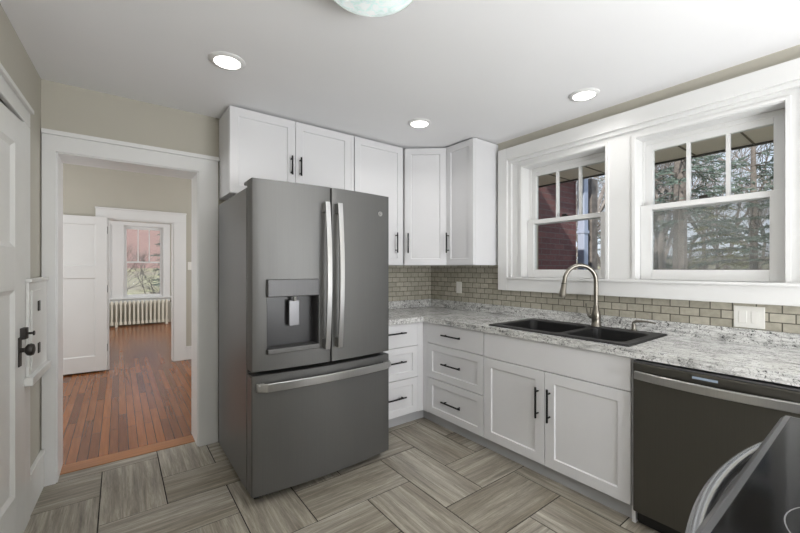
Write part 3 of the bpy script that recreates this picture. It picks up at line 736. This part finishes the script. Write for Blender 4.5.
# cooktop: raised steel rim with sloping front, glass inside
poly = [(GY0, .886), (GY1 - .006, .886), (GY1, .895), (GY1, .908), (GY1 - .010, .919), (GY0, .919)]
ck = rp('cooktop_rim', MB().xprism(poly, GX0, GX1), M['rimsteel'], bevel=.002)
gt = rp('cooktop_glass', MB().box(GX0 + .012, GX1 - .012, GY0 + .05, GY1 - .020, .9185, .9215), M['blackglass'], ck, .002)
for x, y, rr in ((.815, -.012, .112), (1.19, -.012, .09), (.815, -.30, .09), (1.19, -.30, .112)):
    ring = MB(); n = 56
    a = [ring.bm.verts.new((x + q * math.cos(2 * PI * k / n), y + q * math.sin(2 * PI * k / n), .9219)) for q in (rr, rr - .0018) for k in range(n)]
    for k in range(n): ring.bm.faces.new((a[k], a[(k + 1) % n], a[n + (k + 1) % n], a[n + k]))
    rp('burner_ring', ring, M['ring'], gt)
bgd = rp('backguard', MB().box(GX0, GX1, GY0 - .02, GY0 + .045, .88, 1.08), M['slate_side'], bevel=.005)
for x in (.72, .82, 1.19, 1.29): rp('knob', MB().lathe([(.02, 0), (.018, .025)], (x, GY0 + .044, 1.0), 16, 'y'), M['steel'], bgd)

# ------------------------------------------------------------ lights in the ceiling
def downlight(x, y, label):
    r = thing('recessed_light', label, 'ceiling light', (x, y, H), 0)
    MB().lathe([(.066, -.0005), (.092, -.0005), (.092, -.003), (.086, -.009), (.070, -.012), (.066, -.009), (.066, -.0005)], (0, 0, 0), 40, caps=False).build('trim_ring', M['trim'], r, smooth=True)
    MB().lathe([(.0665, -.0035), (.0665, -.0095)], (0, 0, 0), 40).build('lens', M['lens'], r)
    light('downlight', 'SPOT', (x, y, H - .02), (0, 0, 0), 9, (1, .975, .94), .06, spot=R(150), blend=.7)
downlight(.474, 2.193, 'round recessed light near the hall doorway')
downlight(1.87, 2.223, 'round recessed light in front of the corner cabinet')
downlight(2.42, 1.213, 'round recessed light above the sink by the window')
dm = thing('flush_ceiling_lamp', 'round pressed glass dome lamp at the top edge', 'ceiling lamp', (.758, 1.178, H))
MB().lathe([(.205, 0), (.205, -.012), (.190, -.03), (.180, -.044)], (0, 0, 0), 48).build('pan', M['ceiling'], dm, smooth=False)
MB().lathe([(.166, -.045), (.176, -.05), (.180, -.06), (.176, -.07), (.163, -.082), (.126, -.102), (.073, -.115), (.01, -.12)], (0, 0, 0), 48).build('glass_dome', M['dome'], dm, smooth=True)
MB().lathe([(.1805, -.044), (.186, -.050), (.186, -.064), (.179, -.071)], (0, 0, 0), 48, caps=False).build('rim', M['white_plastic'], dm, smooth=True)
light('dome_light', 'SPOT', (.758, 1.178, H - .125), (0, 0, 0), 22, (1, .97, .92), .12, spot=R(165), blend=.6)

# ------------------------------------------------------------ outlets
o = thing('wall_outlet', 'small white outlet plate on tile in the corner', 'outlet', (XR - .008, 2.64, 1.055))
MB().box(-.006, 0, -.036, .036, 0, .115).build('plate', M['white_plastic'], o, bevel=.002)
MB().box(-.0075, -.005, -.017, .017, .025, .09).build('receptacle', M['white_plastic'], o, bevel=.001)
o = thing('rocker_switch', 'white double rocker switch plate on tile below window', 'switch', (XR - .008, .472, .978))
MB().box(-.006, 0, -.063, .063, 0, .118).build('plate', M['white_plastic'], o, bevel=.002)
for y in (-.026, .026): MB().box(-.009, -.005, y - .017, y + .017, .026, .092).build('rocker', M['white_plastic'], o, bevel=.002)
o = thing('light_switch', 'white switch plate on hall wall beyond the doorway', 'switch', (.825, 6.1, 1.285))
MB().box(-.036, .036, -.006, 0, 0, .115).build('plate', M['white_plastic'], o, bevel=.002)
MB().box(-.006, .006, -.016, -.005, .045, .07).build('toggle', M['white_plastic'], o, bevel=.001)

# ------------------------------------------------------------ doors
d1 = thing('door_1', 'white two panel side door standing slightly ajar', 'door', (-.369, 2.58, 0), R(-6), None, 'structure')
# local: x out of the door face, -y towards the viewer; the slab is modelled facing -y and turned
def turned(mb):
    mb.bm.transform(Matrix.Rotation(R(90), 4, 'Z')); return mb          # (x, y) -> (-y, x): face -y becomes face +x
slab = turned(MB().paneled(-.82, 0, .012, 2.012, 0, .04, .135, [(.243, 1.20), (1.40, 1.884)])).build('slab', M['oldtrim'], d1, bevel=.002)
pl = MB().box(0, .005, -.100, -.062, .835, .975).build('escutcheon', M['iron'], slab, bevel=.004)
MB().lathe([(.011, 0), (.010, .014), (.016, .018), (.027, .026), (.030, .036), (.026, .046), (.014, .050)], (.004, -.080, .912), 24, 'x').build('knob', M['iron'], slab, smooth=True)
lt = MB().prism([(0, -.075), (.022, -.060), (.022, -.022), (0, -.015)], 0, .055)
lt.bm.transform(Matrix.Translation((-.003, 0, .96))); lt = lt.build('latch_case', M['iron'], slab, bevel=.003)
MB().lathe([(.006, 0), (.006, .022), (.012, .026), (.011, .030)], (.012, -.03, .985), 16, 'x').build('thumb_turn', M['iron'], lt, smooth=True)
d2 = thing('door_2', 'white two panel hall door folded open against wall', 'door', (OX0 - .006, 6.072, 0), R(-2.5), None, 'structure')
s2 = MB().paneled(-.76, 0, .018, 1.957, -.052, -.014, .112, [(.205, 1.185), (1.337, 1.857)], rec=.010, slope=.012).build('slab', M['trim'], d2, bevel=.002)
for z in (.25, 1.0, 1.75): MB().box(-.004, .004, -.030, .0, z, z + .09).build('hinge', M['iron'], s2)
# small built-in pass-through cupboard between the side door and the hall doorway
mc = thing('wall_cupboard', 'small white wall cupboard between side door and hall doorway', 'cupboard', (XL, YB, .74), TL)
MB().box(.0205, .034, DL1 + .006, -.06, .02, .492).build('frame', M['oldtrim'], mc, bevel=.003)
MB().box(.0205, .044, DL1 + .002, -.06, .492, .512).build('cap', M['oldtrim'], mc, bevel=.004)
MB().box(.0205, .055, DL1 - .030, -.06, -.02, .022).build('sill', M['oldtrim'], mc, bevel=.005)
cd = MB().box(.034, .040, DL1 + .04, -.20, .045, .45).build('door', M['oldtrim'], mc, bevel=.003)
for z in (.11, .335): MB().box(.0395, .045, -.325, -.285, z, z + .055).build('hinge', M['iron'], cd, bevel=.002)

# ------------------------------------------------------------ radiator
rd = thing('radiator', 'cream cast iron radiator below the front room window', 'radiator', (.30, 10.46, 0))
for k in range(17):
    x = -.36 + k * .0795 - .30
    m = MB()
    for dy in (-.055, .055):
        m.tube([(x, dy, .075), (x, dy, .53)], .0175, 10)
        for z in (.075, .53): m.lathe([(.026, -.03), (.03, 0), (.026, .03)], (x, dy * .9, z), 10)
    m.tube([(x, -.06, .555), (x, .06, .555)], .022, 8); m.tube([(x, -.06, .075), (x, .06, .075)], .022, 8)
    if k in (4, 16):
        for dy in (-.055, .055): m.tube([(x, dy, .07), (x, dy, 0)], [.02, .026], 8)
    m.build('section', M['cream'], rd, smooth=True)
MB().tube([(.66, 0, .53), (.72, 0, .53), (.75, 0, .50), (.75, 0, 0)], .014, 10).build('pipe', M['cream'], rd, smooth=True)
MB().lathe([(.02, -.03), (.026, 0), (.02, .03)], (.715, 0, .53), 12, 'x').build('valve', M['iron'], rd, smooth=True)

# ------------------------------------------------------------ outside
GZ = -.6
def terrain():
    mb = MB(); nx, ny = 44, 44; g = []
    for j in range(ny + 1):
        row = []
        for i in range(nx + 1):
            x = -60 + 150 * i / nx; y = -60 + 130 * j / ny
            d = max(0, math.hypot(max(0, x - 6), 0) - 12)
            z = GZ + max(min(3.4, d * .075), min(2.0, max(0, y - 14) * .062)) + .10 * math.sin(x * .7) * math.cos(y * .5) * min(1, d / 5)
            row.append(mb.bm.verts.new((x, y, z)))
        g.append(row)
    for j in range(ny):
        for i in range(nx): mb.bm.faces.new((g[j][i], g[j][i + 1], g[j + 1][i + 1], g[j + 1][i]))
    return mb.build('ground', M['ground'], smooth=True)
tag(terrain(), 'lawn and leaf covered ground around the house', 'ground', None, 'structure')
def gz(x, y): return GZ + min(3.4, max(0, math.hypot(max(0, x - 6), 0) - 12) * .075)
# eaves
mb = MB().box(3.0, 4.06, -4, 2.7, 2.30, 2.33)
ev = tag(mb.build('trim_soffit', M['soffit']), 'beige panelled soffit of the eaves outside the windows', None, None, 'structure')
mb = MB()
for k in range(18): mb.box(3.0, 4.055, -3.9 + k * .38, -3.888 + k * .38, 2.294, 2.302)
mb.build('seam', plain('soffit groove', (120, 110, 96), .7), ev)
MB().box(4.05, 4.075, -4, 2.72, 2.285, 2.45).build('fascia', plain('dark fascia', (92, 88, 84), .6), ev)
# brick wing of the house with downspout
wg = thing('house_wing', 'red brick wing of the house outside the sink window', 'building', (4.3, 3.0, GZ), 0, None, 'structure')
MB().box(3.02, 5.16, 2.7, 6.0, GZ, 2.62).build('brick_wall', M['brick'], wg, root=wg, world=True)
MB().box(4.08, 5.20, 2.50, 6.0, 2.62, 2.75).build('eaves', M['soffit'], wg, root=wg, world=True)
ds = thing('downspout', 'pale downspout at corner of the brick wing', 'downspout', (5.235, 2.64, GZ))
MB().box(-.06, .06, -.05, .05, 0, 3.2).build('pipe', M['downspout'], ds, bevel=.012)
for z in (.5, 2.4): MB().box(-.068, .068, -.058, .055, z, z + .04).build('strap', M['downspout'], ds)
ps = thing('porch_post', 'dark wooden post beside the downspout', 'post', (5.48, 2.66, GZ))
MB().box(-.09, .09, -.07, .07, 0, 3.2).build('shaft', M['bark'], ps, bevel=.01)
MB().box(-.12, .12, -.1, .1, 0, .15).build('foot', M['bark'], ps, bevel=.01)

def bare(seed, h, spread=.6, levels=6, r0=.11):
    rnd = random.Random(seed); mb = MB()
    def grow(p, d, L, r, lv):
        pts = [p]; q = p; dd = d
        for k in range(3):
            dd = (dd + Vector((rnd.gauss(0, .13), rnd.gauss(0, .13), rnd.gauss(.03, .08)))).normalized(); q = q + dd * L / 3; pts.append(q)
        mb.tube(pts, [r, r * .9, r * .78, r * .66], 5 if lv > levels - 2 else 3, False)
        if lv == 0: return
        nb = rnd.choice((2, 3, 3)) if lv > 1 else 3
        for k in range(nb):
            a = rnd.uniform(0, 2 * PI); s = rnd.uniform(.5, 1) * spread
            e = Vector((math.cos(a), math.sin(a), 0)); nd = (dd + (e - dd * e.dot(dd)) * s + Vector((0, 0, .08))).normalized()
            grow(pts[rnd.choice((2, 3, 3))], nd, L * rnd.uniform(.62, .85), r * rnd.uniform(.5, .68), lv - 1)
    grow(Vector((0, 0, -.2)), Vector((0, 0, 1)), h * .3, r0, levels)
    return mb
def conifer(seed, h, rmax, first=.6, r0=.14, droop=-.25, dens=1.0):
    rnd = random.Random(seed); w = MB(); f = MB()
    w.tube([(0, 0, -.3), (.02, 0, h * .4), (0, .02, h)], [r0, r0 * .7, .01], 8, False)
    z = first
    while z < h * .98:
        L0 = rmax * (1 - z / h) ** .8 + .15
        for k in range(rnd.choice((5, 6, 7))):
            if rnd.random() > dens: continue
            a = rnd.uniform(0, 2 * PI); L = L0 * rnd.uniform(.6, 1.1); d = Vector((math.cos(a), math.sin(a), 0))
            pts = [Vector((0, 0, z)) + d * L * u + Vector((0, 0, droop * L * u * u + .12 * L * u)) for u in (0, .35, .7, 1)]
            w.tube(pts, [.022, .015, .01, .004], 3, False)
            nt_ = int(L * 11) + 3
            for q in range(nt_):
                u = .15 + .85 * q / nt_; i = min(2, int(u * 3)); p = pts[i].lerp(pts[i + 1], u * 3 - i) if u < 1 else pts[3]
                s = rnd.choice((-1, 1)); e = (d * .7 + Vector((-d.y, d.x, 0)) * s * rnd.uniform(.3, 1) + Vector((0, 0, rnd.uniform(-.45, .15)))).normalized()
                l = rnd.uniform(.18, .42) * (1.15 - u * .6) * min(1.3, rmax)
                for m_ in range(4):
                    b = p + e * l * m_ / 4; sd_ = Vector((rnd.gauss(0, 1), rnd.gauss(0, 1), rnd.gauss(0, .6))).normalized()
                    t0 = b + e * l * .4 + sd_ * .07; wv = e.cross(sd_).normalized() * .022
                    f.bm.faces.new([f.bm.verts.new(b - wv), f.bm.verts.new(b + wv), f.bm.verts.new(t0)])
        z += rnd.uniform(.22, .38)
    return w, f
def polar(px, D):                                                     # a spot D metres out in the direction of an angle from +y
    a = R(px); return D * math.sin(a), D * math.cos(a)
# the big trunk
w, f = conifer(3, 13, 2.4, 3.2, .20, -.35, .42)
x, y = polar(74.0, 13)
t1 = thing('pine_tree', 'thick straight pine trunk seen through the right kitchen window', 'tree', (x, y, gz(x, y)))
w.build('trunk', M['bark'], t1, smooth=True); f.build('needles', M['needle'], t1)
w, f = conifer(8, 8.5, 2.2, .5, .12, -.25, .62)
x, y = polar(80.6, 15)
t2 = thing('spruce_tree', 'blue green spruce with drooping boughs near the window edge', 'tree', (x, y, gz(x, y)))
w.build('trunk', M['bark'], t2); f.build('needles', M['needle'], t2)
w, f = conifer(9, 4.6, 1.9, .3, .08)
x, y = polar(77.5, 19)
t3 = thing('spruce_tree', 'low olive spruce beyond the pine trunk', 'tree', (x, y, gz(x, y)))
w.build('trunk', M['bark'], t3); f.build('needles', M['needle2'], t3)
g_ = 'evergreens in the woods behind the house'
for a, D, z_, s_ in ((71.6, 24, 0, 1.0), (84.5, 22, 2, 1.1), (67.0, 30, 1, 1.2), (88, 17, 3, .9)):
    c = copy_tree(t2); x, y = polar(a, D); c.location = (x, y, gz(x, y)); c.rotation_euler.z = z_; c.scale = (s_, s_, s_)
    c['label'] = 'dark evergreen standing among the bare trees'; c['group'] = g_
protos = [bare(s, 9 + s % 3, .65 + .1 * (s % 2), 7, .12) for s in (11, 12, 13)]
pm = []
for k, b in enumerate(protos):
    me_o = b.build('bare_tree', M['twig']); pm.append(me_o)
rnd = random.Random(5); first = True
spots = [(65.2, 14), (63.6, 19), (72.4, 17), (76.2, 22), (79, 26), (82, 24), (74.8, 28), (70, 21), (66.4, 27), (78, 33), (81.4, 36), (72.8, 36), (76.6, 40), (64.4, 33), (68.6, 38), (84.5, 30), (87, 25), (60.5, 24), (62, 40), (71, 44), (74, 47), (79.6, 46), (83, 45), (90, 35), (93, 24), (57, 36), (66, 47), (77.2, 52), (81, 55), (69.5, 54)]
for i, (a, D) in enumerate(spots):
    src = pm[i % 3]; o = src if i < 3 else src.copy()
    if i >= 3: COL.objects.link(o)
    x, y = polar(a, D); o.location = (x, y, gz(x, y)); o.rotation_euler = (0, 0, rnd.uniform(0, 6.28)); s_ = rnd.uniform(.8, 1.2); o.scale = (s_, s_, s_)
    tag(o, 'leafless grey tree in the woods outside the kitchen windows', 'tree', 'bare trees in the woods')
# undergrowth
sh0 = bare(31, 3.6, 1.0, 6, .035)
so = sh0.build('bare_shrub', M['twig'])
for i in range(34):
    o = so if i == 0 else so.copy()
    if i: COL.objects.link(o)
    x, y = polar(rnd.uniform(62, 90), rnd.uniform(16, 34)); o.location = (x, y, gz(x, y) - .05); o.rotation_euler = (0, 0, rnd.uniform(0, 6.28)); s_ = rnd.uniform(.7, 1.25); o.scale = (s_, s_, s_)
    tag(o, 'leafless undergrowth shrub at the foot of the woods', 'shrub', 'undergrowth shrubs in the woods')
# seen through the front room window
for k, (x, y) in enumerate(((.30, 13.0), (.78, 13.6), (1.25, 13.3), (-.55, 13.5))):
    o = bare(44 + k, 3.0, .75, 6, .03).build('ornamental_shrub', M['twig']); o.location = (x, y, GZ)
    tag(o, 'leafless many stemmed shrub outside the front room windows', 'shrub', 'shrubs outside the front room')
nb = thing('neighbour_house', 'glare washed red brick house across the lawn beyond front window', 'building', (2, 46, 1.1))
MB().box(-14, 12, 0, 8, 0, 7.5).build('brick_wall', M['brick_far'], nb)
for x in (-9, -5, 4.5, 8): MB().frame('y', -.04, .02, x, x + 1.1, 1.6, 3.2, .08, .08, .08, .08).build('window_frame', M['trim'], nb)
MB().xprism([(-.6, 7.5), (8.6, 7.5), (4, 10)], -14.5, 12.5).build('roof', M['bark'], nb)
w, f = conifer(21, 7, 1.4, .4, .1)
te = thing('evergreen_tree', 'dark narrow evergreen beyond right edge of front room window', 'tree', (2.75, 26, .1))
w.build('trunk', M['bark'], te); f.build('needles', M['needle'], te)
